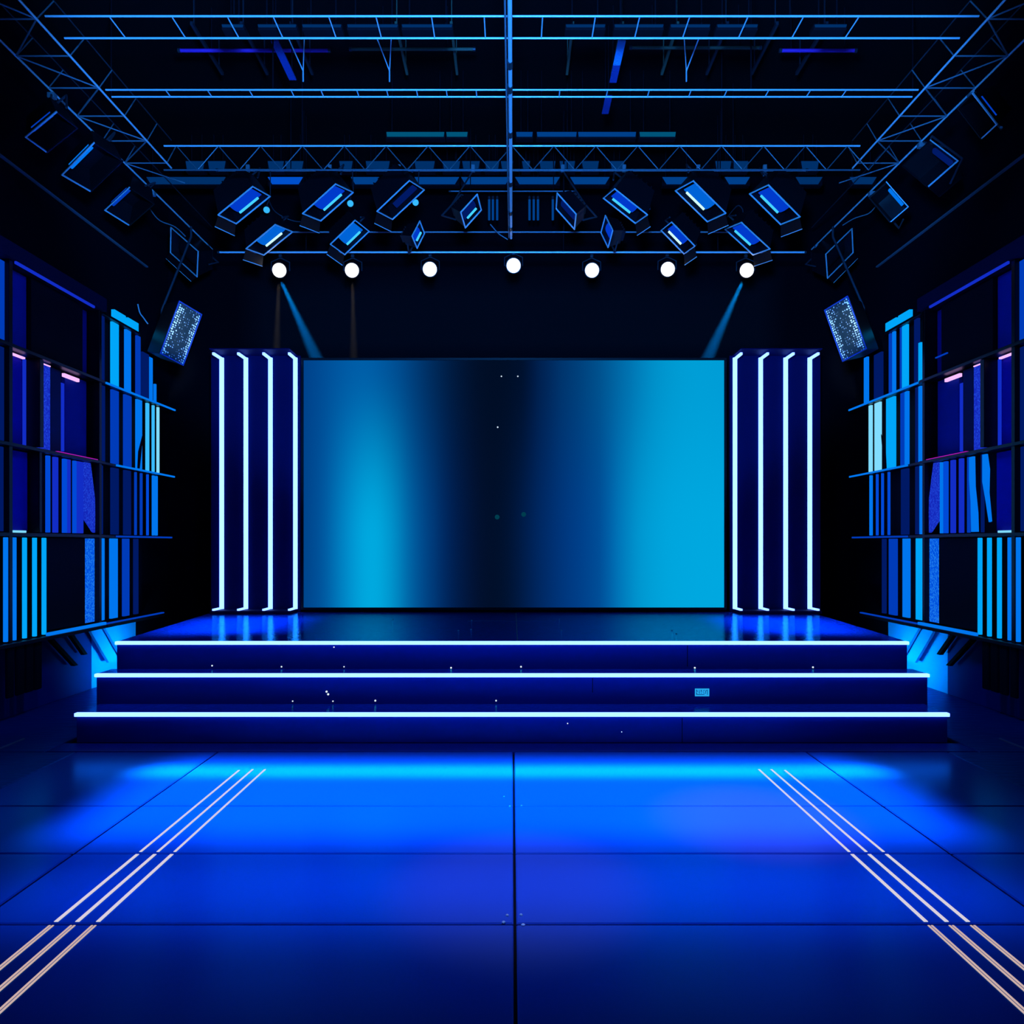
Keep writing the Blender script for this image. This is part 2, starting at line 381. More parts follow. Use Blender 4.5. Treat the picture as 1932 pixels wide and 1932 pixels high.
# the little sign on the middle riser
sg = thing('riser_sign', 'small cyan sign plate with dark lettering on the middle step riser', 'sign', P(1324, 1306, 6.52))
d = 6.531
def S(px, py, off): return P(px, py, d - off)
a, b_ = S(1311, 1299, 0), S(1338, 1313.5, 0)
build('sign_plate', MB().box(a.x, b_.x, d - 0.006, d, b_.z, a.z), M['sign'], sg, 0.001)
ink = MB()
def stroke(x0, y0, x1, y1, t=0.9):
    p, q = S(1311 + x0, 1299 + y0, .0075), S(1311 + x1, 1299 + y1, .0075)
    dr = (q - p); n = Vector((-dr.z, 0, dr.x)).normalized() * t * d / F / 2
    ink.hexa([p + n, q + n, q - n, p - n], [v + Vector((0, -0.001, 0)) for v in (p + n, q + n, q - n, p - n)])
for q in ((3, 2.5, 3, 12), (3, 2.8, 5.6, 6), (3, 9, 5, 11.6), (8.2, 3, 8.6, 6.5), (8.6, 6.5, 8.4, 10), (11, 3.4, 13, 3.4), (11, 5.4, 13.4, 5.4), (11.2, 8.6, 13.4, 8.6),
          (12.2, 3.4, 11.6, 5.4), (18, 3, 15.6, 5.6), (15.6, 7.6, 18.2, 9.4), (20.2, 4.2, 20.2, 10), (20.2, 4.2, 23.2, 3.4), (23.6, 2.5, 23.6, 12), (5, 11.4, 18, 11.4)):
    stroke(*q)
build('lettering', ink, M['signink'], sg)

# ------------------------------------------------------------------ video screen
YS = 9.70
sc_ = thing('video_screen', 'large video screen showing two cyan bands at the back of the stage', 'screen', (0, YS, 0.75))
x0, x1, z1, z0 = (573 - CX) / F * YS, (1366 - CX) / F * YS, EYE - (680 - CY) / F * YS, EYE - (1146 - CY) / F * YS
build('display', MB().box(x0, x1, YS, YS + 0.02, z0, z1), M['screen'], sc_)
fr = MB(); t_ = 0.03
for q in ((x0 - t_, x1 + t_, z1 + .001, z1 + t_), (x0 - t_, x1 + t_, z0 - t_, z0 - .001), (x0 - t_, x0 - .001, z0, z1), (x1 + .001, x1 + t_, z0, z1)):
    fr.box(q[0], q[1], YS - 0.012, YS + 0.02, q[2], q[3])
build('bezel', fr, M['black'], sc_)
build('cabinet', MB().box(x0 - t_, x1 + t_, YS + 0.022, YS + 0.14, z0 - t_, z1 + t_), M['matt'], sc_, 0.01)
build('plinth', MB().box(x0 + 0.02, x1 - 0.02, YS + 0.01, YS + 0.14, 0.745, z0 - t_ - .001), M['matt'], sc_)
for px, py, r, k in ((946, 710, .009, 'dotglow'), (977, 710, .009, 'dotglow'), (939, 806, .010, 'dotglow'), (938, 975.5, .03, 'tealdot'), (988, 970.5, .03, 'tealdot')):
    c = P(px, py, YS - 0.002)
    build('bright_dot', MB().lathe(Matrix.Translation(c) @ Matrix.Rotation(PI / 2, 4, 'X'), [(r, -0.0015), (r, 0.0)], 16), M[k], sc_)  # little lamp reflections on the screen, put in as glowing discs

# ------------------------------------------------------------------ fluted light columns either side of the screen
for s, sd, xs in ((-1, 'left', (-3.665, -3.36, -3.05, -2.735)), (1, 'right', (2.815, 3.14, 3.455, 3.76))):
    t = thing('light_column', 'navy fluted column with four glowing vertical edges, %s of the video screen' % sd, 'light column', (sum(xs) / 4, 9.7, 0.744))
    zb, zt, yb, yf = 0.785, 3.955, 9.72, 9.42
    lo_, hi_ = min(xs), max(xs)
    outer = lo_ - 0.14 if s < 0 else hi_ + 0.14
    build('back_board', MB().box(outer if s < 0 else lo_ - 0.06, hi_ + 0.06 if s < 0 else outer, yb, yb + 0.04, 0.746, zt + 0.03), M['niche'], t)
    a, b_ = (lo_ - 0.04, hi_ + 0.02) if s < 0 else (lo_ - 0.02, hi_ + 0.04)
    build('base_cap', MB().box(a, b_, yf, yb - .001, 0.746, zb - .002), M['niche'], t, 0.004)
    build('top_cap', MB().box(a, b_, yf - 0.02, yb + 0.04, zt + 0.031, zt + 0.045), M['niche'], t, 0.004)
    for X in xs:
        k = s
        w = 0.024
        led = MB().box(X - w, X + w, yb - 0.032, yb - 0.002, zb, zt)
        led.box(X - 0.014, X + 0.014, yf + 0.01, yb - 0.033, zt - 0.028, zt)
        led.box(X - 0.014, X + 0.014, yf + 0.01, yb - 0.033, zb, zb + 0.022)
        build('led_strip', led, M['ledcol'], t)

# ------------------------------------------------------------------ racks of panels along the side walls
RX = 4.45
def yof(px): return F * RX / (CX - px)
Z = {0: (0.775, 1.665), 1: (1.71, 2.455), 2: (2.50, 3.325), 3: (3.37, 4.08)}
def side_rack(s, sd):
    def bx(xa, xb, px0, px1, z0, z1, mb=None):
        mb = mb or MB(); a, b = sorted((s * xa, s * xb)); return mb.box(a, b, yof(px0), yof(px1), z0, z1)
    near = thing('panel_rack', 'open rack of blue and violet panels on the %s wall, nearer the camera' % sd, 'rack', (s * RX, 7.2, 0.0))
    far = thing('slatted_screen', 'tall screen of brightly lit vertical slats on the %s wall, next to the stage' % sd, 'slatted screen', (s * RX, 9.0, 0.0))
    yn, ym = 5.6, yof(187)
    def post(px, w=0.05, z0=0.735, z1=4.1, nm='post', par=near):
        y = yof(px); a, b = sorted((s * 4.40, s * 4.60)); build(nm, MB().box(a, b, y - w / 2, y + w / 2, z0, z1), M['black'], par, 0.004)
    def shelf(z, ya, yb, par, mat='black', h=0.03, xa=4.38):
        a, b = sorted((s * xa, s * 4.60)); build('shelf', MB().box(a, b, ya, yb, z - h / 2, z + h / 2), M[mat], par, 0.003)
    # near rack: frame
    post(10); post(181)
    post(69, 0.06, 2.51, 3.33)
    if s < 0: post(67, 0.04, 1.71, 2.46)
    for z in (1.6875, 2.4775, 3.3475): shelf(z, yn, ym - 0.01, near)
    a, b = sorted((s * 4.36, s * 4.60))
    build('top_rail', MB().box(a, b, yn, ym - 0.01, 4.10, 4.24), M['fascia'], near, 0.004)
    build('bottom_rail', MB().box(*sorted((s * 4.36, s * 4.60)), yn, ym - 0.01, 0.70, 0.735), M['black'], near, 0.004)
    build('glow_rail', MB().box(*sorted((s * 4.365, s * 4.40)), yof(76), ym - 0.01, 0.736, 0.765), M['sky'], near, 0.003)
    build('glow_rail', MB().box(*sorted((s * 4.37, s * 4.39)), yof(14), yof(165), 4.075, 4.099), M['royal'], near, 0.003)  # lit underside of the top beam, put in as a glowing bar
    build('back_board', MB().box(*sorted((s * 4.61, s * 4.64)), yn, ym - 0.01, 0.74, 4.1), M['matt'], near)
    def pan(px0, px1, row, mat, nm='panel', dep=(4.50, 4.54), z=None, par=near, bev=0.004):
        z = z or Z[row]
        return build(nm, bx(dep[0], dep[1], px0, px1, z[0] + 0.004, z[1] - 0.004), M[mat], par, bev)
    fl_ = 'glow_slat'  # slats glow by themselves in place of light falling on them
    pan(-70, 7, 3, 'blue', dep=(4.44, 4.48)); pan(-70, 6, 2, 'deep', dep=(4.44, 4.48)); pan(-70, 5, 1, 'deep', dep=(4.44, 4.48))
    pan(15, 60, 3, 'fabric'); pan(61, 158, 3, 'matt', dep=(4.46, 4.50)); pan(160, 176, 3, 'fabric', dep=(4.52, 4.56))
    pan(16, 53, 2, 'violetfabric'); pan(54, 64, 2, 'royal', fl_, dep=(4.52, 4.55)); pan(76, 95, 2, 'weaveroyal', dep=(4.45, 4.49)); pan(96, 119, 2, 'greyfabric', dep=(4.47, 4.50)); pan(123, 131, 2, 'royal', fl_, dep=(4.50, 4.53), z=(2.53, 3.22)); pan(132, 172, 2, 'fabric')
    pan(16, 62, 1, 'violetfabric')
    row_b = ((71, 77, 'azure'), (89, 93.5, 'azure'), (102, 108.5, 'royal'), (120, 125, 'azure'), (126, 132, 'royal'), (139.5, 143, 'azure'), (145, 156, 'royal')) if s < 0 else \
        ((78, 80, 'deep'), (104, 106, 'blue'), (116, 121.5, 'royal'), (131.5, 137.5, 'royal'), (145.5, 151, 'azure'), (155, 157.5, 'sky'))
    for px0, px1, mt in row_b:
        pan(px0, px1, 1, mt, fl_, dep=(4.44, 4.47))
    def curved(poly, mat):
        z0, z1 = Z[1]; pts = [(yof(p_), z0 + .01 + v * (z1 - z0 - .02)) for p_, v in poly]; n = len(pts)
        build('curved_slat', MB().add([(s * 4.43, y, z) for y, z in pts] + [(s * 4.45, y, z) for y, z in pts],
              [tuple(range(n)), tuple(range(2 * n - 1, n - 1, -1))] + [(i, (i + 1) % n, n + (i + 1) % n, n + i) for i in range(n)]), M[mat], near)
    if s > 0:
        curved([(85, 0), (86, .25), (91, .6), (92, 1), (100, 1), (100, .7), (97, .4), (96, 0)], 'sky')
        curved([(60, .13), (65, .5), (64, .8), (68, 1), (75, 1), (75, .65), (70, .45), (62.5, .12)], 'sky')
        build('strip_light', bx(4.44, 4.455, 144, 166, 3.55, 3.562), M['blue'], near)
    # leaf shaped violet panel in the third row
    ya, yb = yof(158.5), yof(178); z0, z1 = Z[1]
    poly = [(0.02, 1.0), (0.55, 1.0), (0.75, .78), (0.98, 0.5), (1.0, 0.30), (0.98, .02), (0.85, 0.04), (0.45, .13), (0.02, .22)]
    mb = MB(); pts = [(ya + u * (yb - ya), z0 + v * (z1 - z0)) for u, v in poly]
    n = len(pts); mb.add([(s * 4.44, y, z) for y, z in pts] + [(s * 4.47, y, z) for y, z in pts],
                         [tuple(range(n)), tuple(range(2 * n - 1, n - 1, -1))] + [(i, (i + 1) % n, n + (i + 1) % n, n + i) for i in range(n)])
    build('leaf_panel', mb, M['weaveroyal'], near)
    for px0, px1 in ((-18, -13), (1, 5), (17, 21), (37, 41), (56, 60), (74, 78)):
        pan(px0, px1, 0, 'cyan' if px0 > 30 else 'sky', fl_, dep=(4.40, 4.43), z=(0.745, 1.665))
    pan(79, 157, 0, 'matt', dep=(4.43, 4.47)); pan(159.5, 177, 0, 'weave', dep=(4.44, 4.47))
    # LED strips that wash the panels
    def strip(px0, px1, z, mat, h=0.022, xa=4.46, nm='strip_light', par=near):
        build(nm, bx(xa, xa + 0.03, px0, px1, z - h / 2, z + h / 2), M[mat], par, 0.003)
    strip(17, 50, 3.305, 'pink', 0.018); strip(124, 152, 3.290, 'pink', 0.035); strip(77, 94, 3.312, 'pink', 0.012, 4.44)
    strip(95, 172, 2.4955, 'magenta', 0.006, 4.375); strip(16, 52, 1.716, 'ice', 0.020)
    strip(16, 60, 3.38, 'royal', 0.012, 4.47)
    # black slats that hang below the rail, and raking struts
    for px0, px1 in ((4, 17), (22, 37), (40, 54), (57, 70)):
        y0, y1 = yof(px0), yof(px1)
        build('hanging_slat', MB().box(*sorted((s * 4.40, s * 4.43)), y0, y1, 0.25, 0.699), M['matt'], near, 0.012)
    for ya, za, yb, zb in ((7.57, .70, 8.05, .33), (7.93, .70, 8.23, .42)):
        w = 0.03
        build('strut', MB().hexa([(s * 4.56, ya - w, za), (s * 4.56, ya + w, za), (s * 4.56, yb + w, zb), (s * 4.56, yb - w, zb)],
                                 [(s * 4.60, ya - w, za), (s * 4.60, ya + w, za), (s * 4.60, yb + w, zb), (s * 4.60, yb - w, zb)]), M['matt'], near)
    # far slatted screen
    for z, yb in ((1.6875, 9.92), (2.4775, 10.0), (3.3475, 10.02)):
        shelf(z, ym, yb, far, 'black', 0.026, 4.40)
        build('shelf_edge_glow', MB().box(*sorted((s * 4.385, s * 4.399)), yof(210 if z < 3 else 190), yb, z - 0.010, z + 0.010), M['sky'] if z > 2 else M['blue'], far)  # lit shelf edge, put in as a glowing bar
    build('bottom_plate', MB().box(*sorted((s * 4.36, s * 4.60)), ym, 9.65, 0.70, 0.735), M['black'], far, 0.004)
    build('glow_rail', MB().box(*sorted((s * 4.365, s * 4.40)), ym, 9.65, 0.736, 0.750), M['blue'], far, 0.003)
    build('back_board', MB().box(*sorted((s * 4.58, s * 4.62)), ym, 9.5, 0.74, 4.1), M['wall'], far)
    cp = MB().box(*sorted((s * 4.42, s * 4.46)), 8.55, 8.80, 4.115, 4.215)
    build('cap_board', cp, M['cyan'], far, 0.003)  # bright cap boards, their lit look put in as glow
    build('cap_board', MB().box(*sorted((s * 4.42, s * 4.46)), 8.85, 9.10, 4.115, 4.215), M['cyan'], far, 0.003)
    build('top_rail', MB().box(*sorted((s * 4.41, s * 4.47)), ym, 9.12, 4.085, 4.112), M['black'], far, 0.003)
    def fin(px0, px1, row, mat, z=None, dep=(4.44, 4.47)):
        z = z or Z[row]; build(fl_, bx(dep[0], dep[1], px0, px1, z[0], z[1]), M[mat], far, 0.004)
    if s < 0:
        L = {3: [(188, 190, 'sky', (3.37, 3.80)), (191, 196, 'deep'), (211, 223, 'cyan'), (237, 246, 'sky'), (258, 264, 'blue'), (268, 280, 'deep', (3.37, 3.92)), (281, 287, 'sky', (3.37, 3.90)), (292, 294, 'sky', (3.37, 3.6))],
             2: [(187, 197, 'deep'), (211, 223, 'blue'), (235, 247, 'blue'), (258, 267, 'sky'), (277, 280.5, 'icy'), (288.7, 290.6, 'icy'), (297.8, 299.6, 'ice')],
             1: [(187, 193, 'deep'), (211, 223, 'deep'), (235, 246, 'deep'), (256, 257, 'blue'), (266.5, 267.7, 'blue'), (278.5, 279.6, 'azure'), (289, 290.5, 'sky'), (294.5, 296.5, 'sky')],
             0: [(179, 183, 'sky'), (184.5, 196, 'sky'), (209, 221, 'sky'), (233, 243, 'blue'), (254, 260, 'deep')]}
    else:
        L = {3: [(194, 198, 'cyan', (3.37, 3.80)), (199, 206, 'deep'), (220, 229, 'cyan'), (231, 233, 'blue'), (244, 247.5, 'sky'), (251, 254, 'blue'), (268, 282, 'deep', (3.37, 3.92)), (295, 301, 'sky', (3.37, 3.95))],
             2: [(194, 198, 'sky'), (199, 204, 'deep'), (219, 224, 'sky'), (225, 232, 'blue'), (244, 259, 'cyan'), (271, 281, 'ice'), (288, 292, 'ice')],
             1: [(194, 196, 'sky'), (198, 204, 'deep'), (219, 231, 'deep'), (255, 256.2, 'azure'), (267, 268.3, 'azure'), (277, 278.3, 'azure'), (288, 290.5, 'sky')],
             0: [(179, 183, 'sky'), (191, 203, 'cyan'), (217, 228, 'sky'), (241, 254, 'blue'), (262, 267, 'deep')]}
    for row, items in L.items():
        for it in items: fin(it[0], it[1], row, it[2], it[3] if len(it) > 3 else None)
    # dark leaf blade in front of the cyan slat
    y0, y1 = yof(256), yof(266)
    build('leaf_blade', MB().add([(s * 4.425, y0, 2.50), (s * 4.425, y0 + .02, 2.70), (s * 4.425, y1, 2.92), (s * 4.425, y0 + .10, 2.74), (s * 4.425, y0 + .05, 2.5),
                                  (s * 4.432, y0, 2.50), (s * 4.432, y0 + .02, 2.70), (s * 4.432, y1, 2.92), (s * 4.432, y0 + .10, 2.74), (s * 4.432, y0 + .05, 2.5)],
                                 [(0, 1, 2, 3, 4), (9, 8, 7, 6, 5), (0, 1, 6, 5), (1, 2, 7, 6), (2, 3, 8, 7), (3, 4, 9, 8), (4, 0, 5, 9)]), M['matt'], far)
    # raking boards in the paler lit tone below the screen, beside the steps
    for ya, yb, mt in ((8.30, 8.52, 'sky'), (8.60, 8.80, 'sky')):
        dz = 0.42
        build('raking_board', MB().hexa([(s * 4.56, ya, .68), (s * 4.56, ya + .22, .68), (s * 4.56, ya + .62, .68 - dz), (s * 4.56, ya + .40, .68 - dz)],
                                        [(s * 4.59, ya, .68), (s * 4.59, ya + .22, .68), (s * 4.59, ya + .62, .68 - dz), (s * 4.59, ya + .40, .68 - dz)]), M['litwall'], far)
for s, sd in ((-1, 'left'), (1, 'right')): side_rack(s, sd)

# ------------------------------------------------------------------ trusses and pipes
def hangers(t, pts):
    for x, y, z in pts: build('hanging_rod', MB().tube((x, y, z), (x, y, ZC - 0.002), 0.006, 6), M['matt'], t)

ZT = 5.40
for s, sd in ((-1, 'left'), (1, 'right')):
    t = thing('lighting_truss', 'long box truss running front to back above the %s side of the floor' % sd, 'truss', (s * 3.65, 6.5, ZT))
    xi, xo = s * 3.44, s * 3.86
    ends = {(xi, ZT): 7.76, (xo, ZT): 9.9, (xi, 5.68): 7.76, (xo, 5.68): 9.9}
    for (x, z), ye in ends.items():
        build('chord', MB().tube((x, 3.6, z), (x, ye, z), 0.009 if z == ZT else 0.006, 10), M['alu'] if z == ZT else M['darksteel'], t, smooth=True)  # upper chords in darker steel to put in their dim look from below
    y = 4.3; k = 0
    while y < 7.7:
        build('brace', MB().tube((xi, y, ZT), (xo, y, ZT), 0.006, 6), M['dimalu'], t, smooth=True)
        a, b_ = ((xi, y, ZT), (xo, y + .42, ZT)) if k % 2 else ((xo, y, ZT), (xi, y + .42, ZT))
        build('brace', MB().tube(a, b_, 0.006, 6), M['dimalu'], t, smooth=True)
        a, b_ = ((xi, y, ZT), (xi, y + .21, 5.68))
        build('brace', MB().tube(a, b_, 0.005, 6), M['dimalu'], t, smooth=True)
        build('brace', MB().tube((xo, y, ZT), (xo, y + .21, 5.68), 0.005, 6), M['dimalu'], t, smooth=True)
        y += 0.42; k += 1
    hangers(t, [(s * 3.65, 4.5, 5.69), (s * 3.65, 7.0, 5.69)])
    build('hanging_plate', MB().box(s * 3.44, s * 3.86, 4.47, 4.53, 5.69, 5.70), M['matt'], t)

def cross_truss(label, ya, yb, za, zb, hw, rungs, ra=0.0075, lace='alu'):
    t = thing('cross_truss', label, 'truss', (0, ya, za))
    build('chord', MB().tube((-hw, ya, za), (hw, ya, za), ra, 10), M['alu'], t, smooth=True)
    build('chord', MB().tube((-hw, yb, zb), (hw, yb, zb), ra, 10), M[lace], t, smooth=True)
    for a, b_ in rungs:
        build('brace', MB().tube((a, ya, za), (b_, yb, zb), 0.005, 6), M[lace], t, smooth=True)
    hangers(t, [(-2.0, ya, za + .013), (2.0, ya, za + .013)])
    return t
t1 = cross_truss('ladder truss across the room nearest the camera, under the ceiling', 5.53, 5.77, ZT, ZT, 3.36, [(x, x) for x in (-2.9, -2.45, -2.05, -1.72, -1.32, -0.98, -0.58, -0.2, 0.22, 0.6, .92, 1.28, 1.7, 2.1, 2.5)])
t2 = cross_truss('narrow ladder truss across the room, second from the camera', 6.43, 6.53, ZT + 0.002, ZT + 0.002, 3.40, [(x, x) for x in [-2.9, -2.55, -2.2, -1.85, -1.6, -1.3, -1.05, -.8, -.55, -.3, .4, .8, 1.15, 1.5, 1.8, 2.15, 2.5, 2.8]], 0.007)
zz = []
x = -3.2
while x < 3.2:
    zz += [(x, x + .2), (x + .4, x + .2)]; x += .4
t3 = cross_truss('upright zigzag truss in front of the row of blue stage lights', 7.33, 7.33, ZT, 5.17, 3.32, zz, 0.008, 'darklace')

cr = thing('ceiling_rail', 'bright rail running along the middle of the room towards the stage', 'rail', (-0.02, 6, 5.1))
build('rail_tube', MB().tube((-0.016, 3.3, 5.10), (-0.010, 8.78, 5.10), 0.016, 12), M['alu'], cr, smooth=True)
build('rail_tube', MB().tube((-0.050, 3.3, 5.104), (-0.036, 8.78, 5.104), 0.007, 10), M['dimalu'], cr, smooth=True)
for y in (5.6, 5.9, 6.55, 7.45, 8.1, 8.5):
    build('coupler', MB().tube((-0.016, y - .04, 5.10), (-0.016, y + .04, 5.10), 0.022, 12), M['darksteel'], cr, smooth=True)
hangers(cr, [(-0.016, 4.6, 5.118), (-0.016, 6.9, 5.118)])

def pipe(label, y, z, x0, x1, r=0.014, mat='alu', rods=(-2.4, 0.6, 2.4)):
    t = thing('lighting_pipe', label, 'pipe', ((x0 + x1) / 2, y, z))
    build('pipe', MB().tube((x0, y, z), (x1, y, z), r, 12), M[mat], t, smooth=True)
    for x in (x0, x1): build('end_cap', MB().tube((x - .012, y, z), (x + .012, y, z), r + .004, 12), M['darksteel'], t, smooth=True)
    hangers(t, [(x, y, z + r + .002) for x in rods if x0 < x < x1])
    return t
pipe('upper lighting pipe that carries the higher row of blue stage lights', 8.34, 5.66, -3.2, 3.2, 0.014, 'dimalu')
pipe('middle lighting pipe that carries the lower row of blue stage lights', 8.86, 5.20, -2.9, 2.9, 0.009, 'dimalu')
pipe('lowest lighting pipe from which the seven white lamps hang', 8.96, 5.005, -3.42, 3.42, 0.011, 'alu')
pipe('thin pipe behind the upper blue stage lights, above the middle of the stage', 9.25, 5.85, -0.75, 0.75, 0.008, 'dimalu', (-.5, .5))
pipe('dark steel pipe under the ceiling with violet-lit ends', 7.16, 6.2, -3.1, -1.7, 0.016, 'violet', (-2.8, -1.9))
pipe('violet-lit pipe under the ceiling above the far end of the truss', 7.16, 6.2, 2.5, 3.2, 0.016, 'violet', (2.6, 3.1))
pipe('olive steel pipe under the ceiling, left of the middle rail', 7.14, 6.2, -1.5, -.35, 0.014, 'olive', (-1.2, -.6))
pipe('olive steel pipe under the ceiling, right of the middle rail', 7.12, 6.2, 1.1, 2.3, 0.014, 'olive', (1.3, 2.1))
for i, X in enumerate((-2.9, -2.45, -2.0, -1.05, -0.55, .55, 1.0, 1.5, 1.95, 2.4, 2.85)):
    o = build('ceiling_purlin', MB().box(X - .012, X + .012, 6.95, 7.7, 6.30, 6.33).box(X - .004, X + .004, 7.0, 7.02, 6.33, ZC - .002).box(X - .004, X + .004, 7.6, 7.62, 6.33, ZC - .002), M['olive'] if 2 < i < 8 else M['darksteel'])
    tag(o, 'dim steel ceiling purlin between the trusses, %s from the left' % nth(i), 'purlin', 'ceiling purlins')
# blue straps lying along the ceiling steelwork
def strap(label, X, z, ya, yb, mats, split=None):
    t = thing('ceiling_strap', label, 'strap', (X, ya, z))
    if split:
        build('strap_length', MB().box(X - .033, X + .033, ya, split, z, z + .012), M[mats[0]], t)
        build('strap_length', MB().box(X - .033, X + .033, split + .002, yb, z, z + .012), M[mats[1]], t)
    else: build('strap_length', MB().box(X - .033, X + .033, ya, yb, z, z + .012), M[mats[0]], t)
    hangers(t, [(X, ya + .03, z + .013), (X, yb - .03, z + .013)])
strap('bright cyan and blue strap hanging flat under the ceiling, right of the middle rail', 0.94, 5.9, 6.57, 7.16, ('strapcyan', 'strap'), 6.9)
strap('short blue strap beyond the cyan strap under the ceiling', 0.93, 5.9, 7.38, 7.68, ('strap',))
strap('dark blue strap under the ceiling, left of the middle rail', -2.03, 5.9, 6.57, 7.12, ('strap',))
# V shaped wire hangers
for px, pa, pb, lab in ((735, 712, 738, 'left of the middle rail'), (1295, 1318, 1291, 'right of the middle rail'), (572, 545, 574, 'next to the dark blue strap')):
    y = 7.0; b0 = P(px, 134, 7.2); a0 = P(pa, 74, 6.95); a1 = P(pb, 74, 6.95)
    o = build('hanging_wire', MB().path([a0, b0], 0.006).path([a1, b0], 0.005).path([b0, b0 - Vector((0, 0, .1))], .007), M['alu'])
    tag(o, 'V shaped wire hanger under the ceiling, ' + lab, 'wire hanger', 'wire hangers')

# LED battens behind the trusses
def batten(px0, px1, py0, py1, d, mat, label, slant=6, grp=None):
    a, b_ = P(px0, py0, d), P(px1, py1, d); sl = slant / F * d
    t = thing('led_batten', label, 'batten light', ((a.x + b_.x) / 2, d, b_.z), None, grp)
    build('lens', MB().hexa([(a.x, d, a.z), (b_.x, d, a.z), (b_.x - sl, d, b_.z), (a.x + sl, d, b_.z)], [(a.x, d + .01, a.z), (b_.x, d + .01, a.z), (b_.x - sl, d + .01, b_.z), (a.x + sl, d + .01, b_.z)]), M[mat], t)
    build('housing', MB().box(a.x - .006, b_.x + .006, d + .012, d + .10, b_.z - .015, a.z + .015), M['matt'], t, 0.006)
    build('mount_rod', MB().tube((a.x + .05, d + .06, a.z + .016), (a.x + .05, d + .06, ZC - .002), .006, 6), M['matt'], t)
    build('mount_rod', MB().tube((b_.x - .05, d + .06, a.z + .016), (b_.x - .05, d + .06, ZC - .002), .006, 6), M['matt'], t)
G1 = 'blue battens behind the upper stage lights'
low = [(276, 425, 'battendim'), (505, 571, 'battenblue'), (662, 715, 'battenmid'), (782, 866, 'battenmid'), (870, 962, 'battenmid'), (972, 1056, 'battenmid'), (1076, 1150, 'battenmid'), (1250, 1305, 'battenmid'), (1368, 1415, 'battenmid'), (1502, 1552, 'battendim'), (1604, 1654, 'battendim')]
for i, (a, b_, mt) in enumerate(low):
    batten(a, b_, 334, 347, 9.45, mt, '%s blue batten light, long lower row behind the stage lights, %s from the left' % ('bright' if mt == 'battenblue' else 'dim' if mt == 'battendim' else 'plain', nth(i)), 8, G1)
up = [(505, 535), (538, 572), (640, 665), (690, 735), (782, 820), (835, 868), (872, 905), (915, 942), (945, 968), (985, 1000), (1018, 1048), (1056, 1085), (1098, 1130), (1152, 1178), (1350, 1380), (1382, 1412), (1512, 1545), (350, 385), (392, 425)]
for i, (a, b_) in enumerate(sorted(up)):
    batten(a, b_, 304, 321, 9.32, 'battendim', 'small dim blue panel light, row behind the zigzag truss, %s from the left' % nth(i), 3, G1)
G2 = 'cyan battens above the zigzag truss'
for i, (a, b_, mt) in enumerate(((729, 838, 'battenteal'), (842, 882, 'battenteal'), (974, 1005, 'battenmid'), (1013, 1088, 'battenmid'), (1091, 1200, 'battenmid'), (1207, 1275, 'battenteal'))):
    batten(a, b_, 249, 257, 8.05, mt, 'thin cyan batten light above the zigzag truss, %s from the left' % nth(i), 1, G2)
G3 = 'teal battens inside the front ladder truss'
for i, (a, b_) in enumerate(((418, 458), (486, 558), (570, 643), (655, 750), (758, 853), (1068, 1142), (1160, 1252), (1266, 1340), (1354, 1430), (1538, 1598))):
    batten(a, b_, 46, 50, 5.73, 'battendim', 'thin teal batten light inside the front ladder truss, %s from the left' % nth(i), 1, G3)

# ------------------------------------------------------------------ stage lights (box washes with barn doors)
def rotv(a, b, c):
    v = Vector((a, b, c)); th = v.length
    return Matrix.Rotation(th, 3, v / th) if th > 1e-9 else Matrix.Identity(3)

def simplex(f, x0, step, n=420):
    N = len(x0); S_ = [list(x0)]
    for i in range(N):
        q = list(x0); q[i] += step[i]; S_.append(q)
    V = [f(q) for q in S_]
    for _ in range(n):
        o = sorted(range(N + 1), key=lambda k: V[k]); S_ = [S_[k] for k in o]; V = [V[k] for k in o]
        c = [sum(q[k] for q in S_[:-1]) / N for k in range(N)]
        r = [2 * c[k] - S_[-1][k] for k in range(N)]; fr_ = f(r)
        if fr_ < V[0]:
            e = [3 * c[k] - 2 * S_[-1][k] for k in range(N)]; fe = f(e)
            S_[-1], V[-1] = (e, fe) if fe < fr_ else (r, fr_)
        elif fr_ < V[-2]: S_[-1], V[-1] = r, fr_
        else:
            h = [(c[k] + S_[-1][k]) / 2 for k in range(N)]; fh = f(h)
            if fh < V[-1]: S_[-1], V[-1] = h, fh
            else:
                for q in range(1, N + 1):
                    S_[q] = [(S_[q][k] + S_[0][k]) / 2 for k in range(N)]; V[q] = f(S_[q])
    return min(zip(V, S_), key=lambda t: t[0])[1]

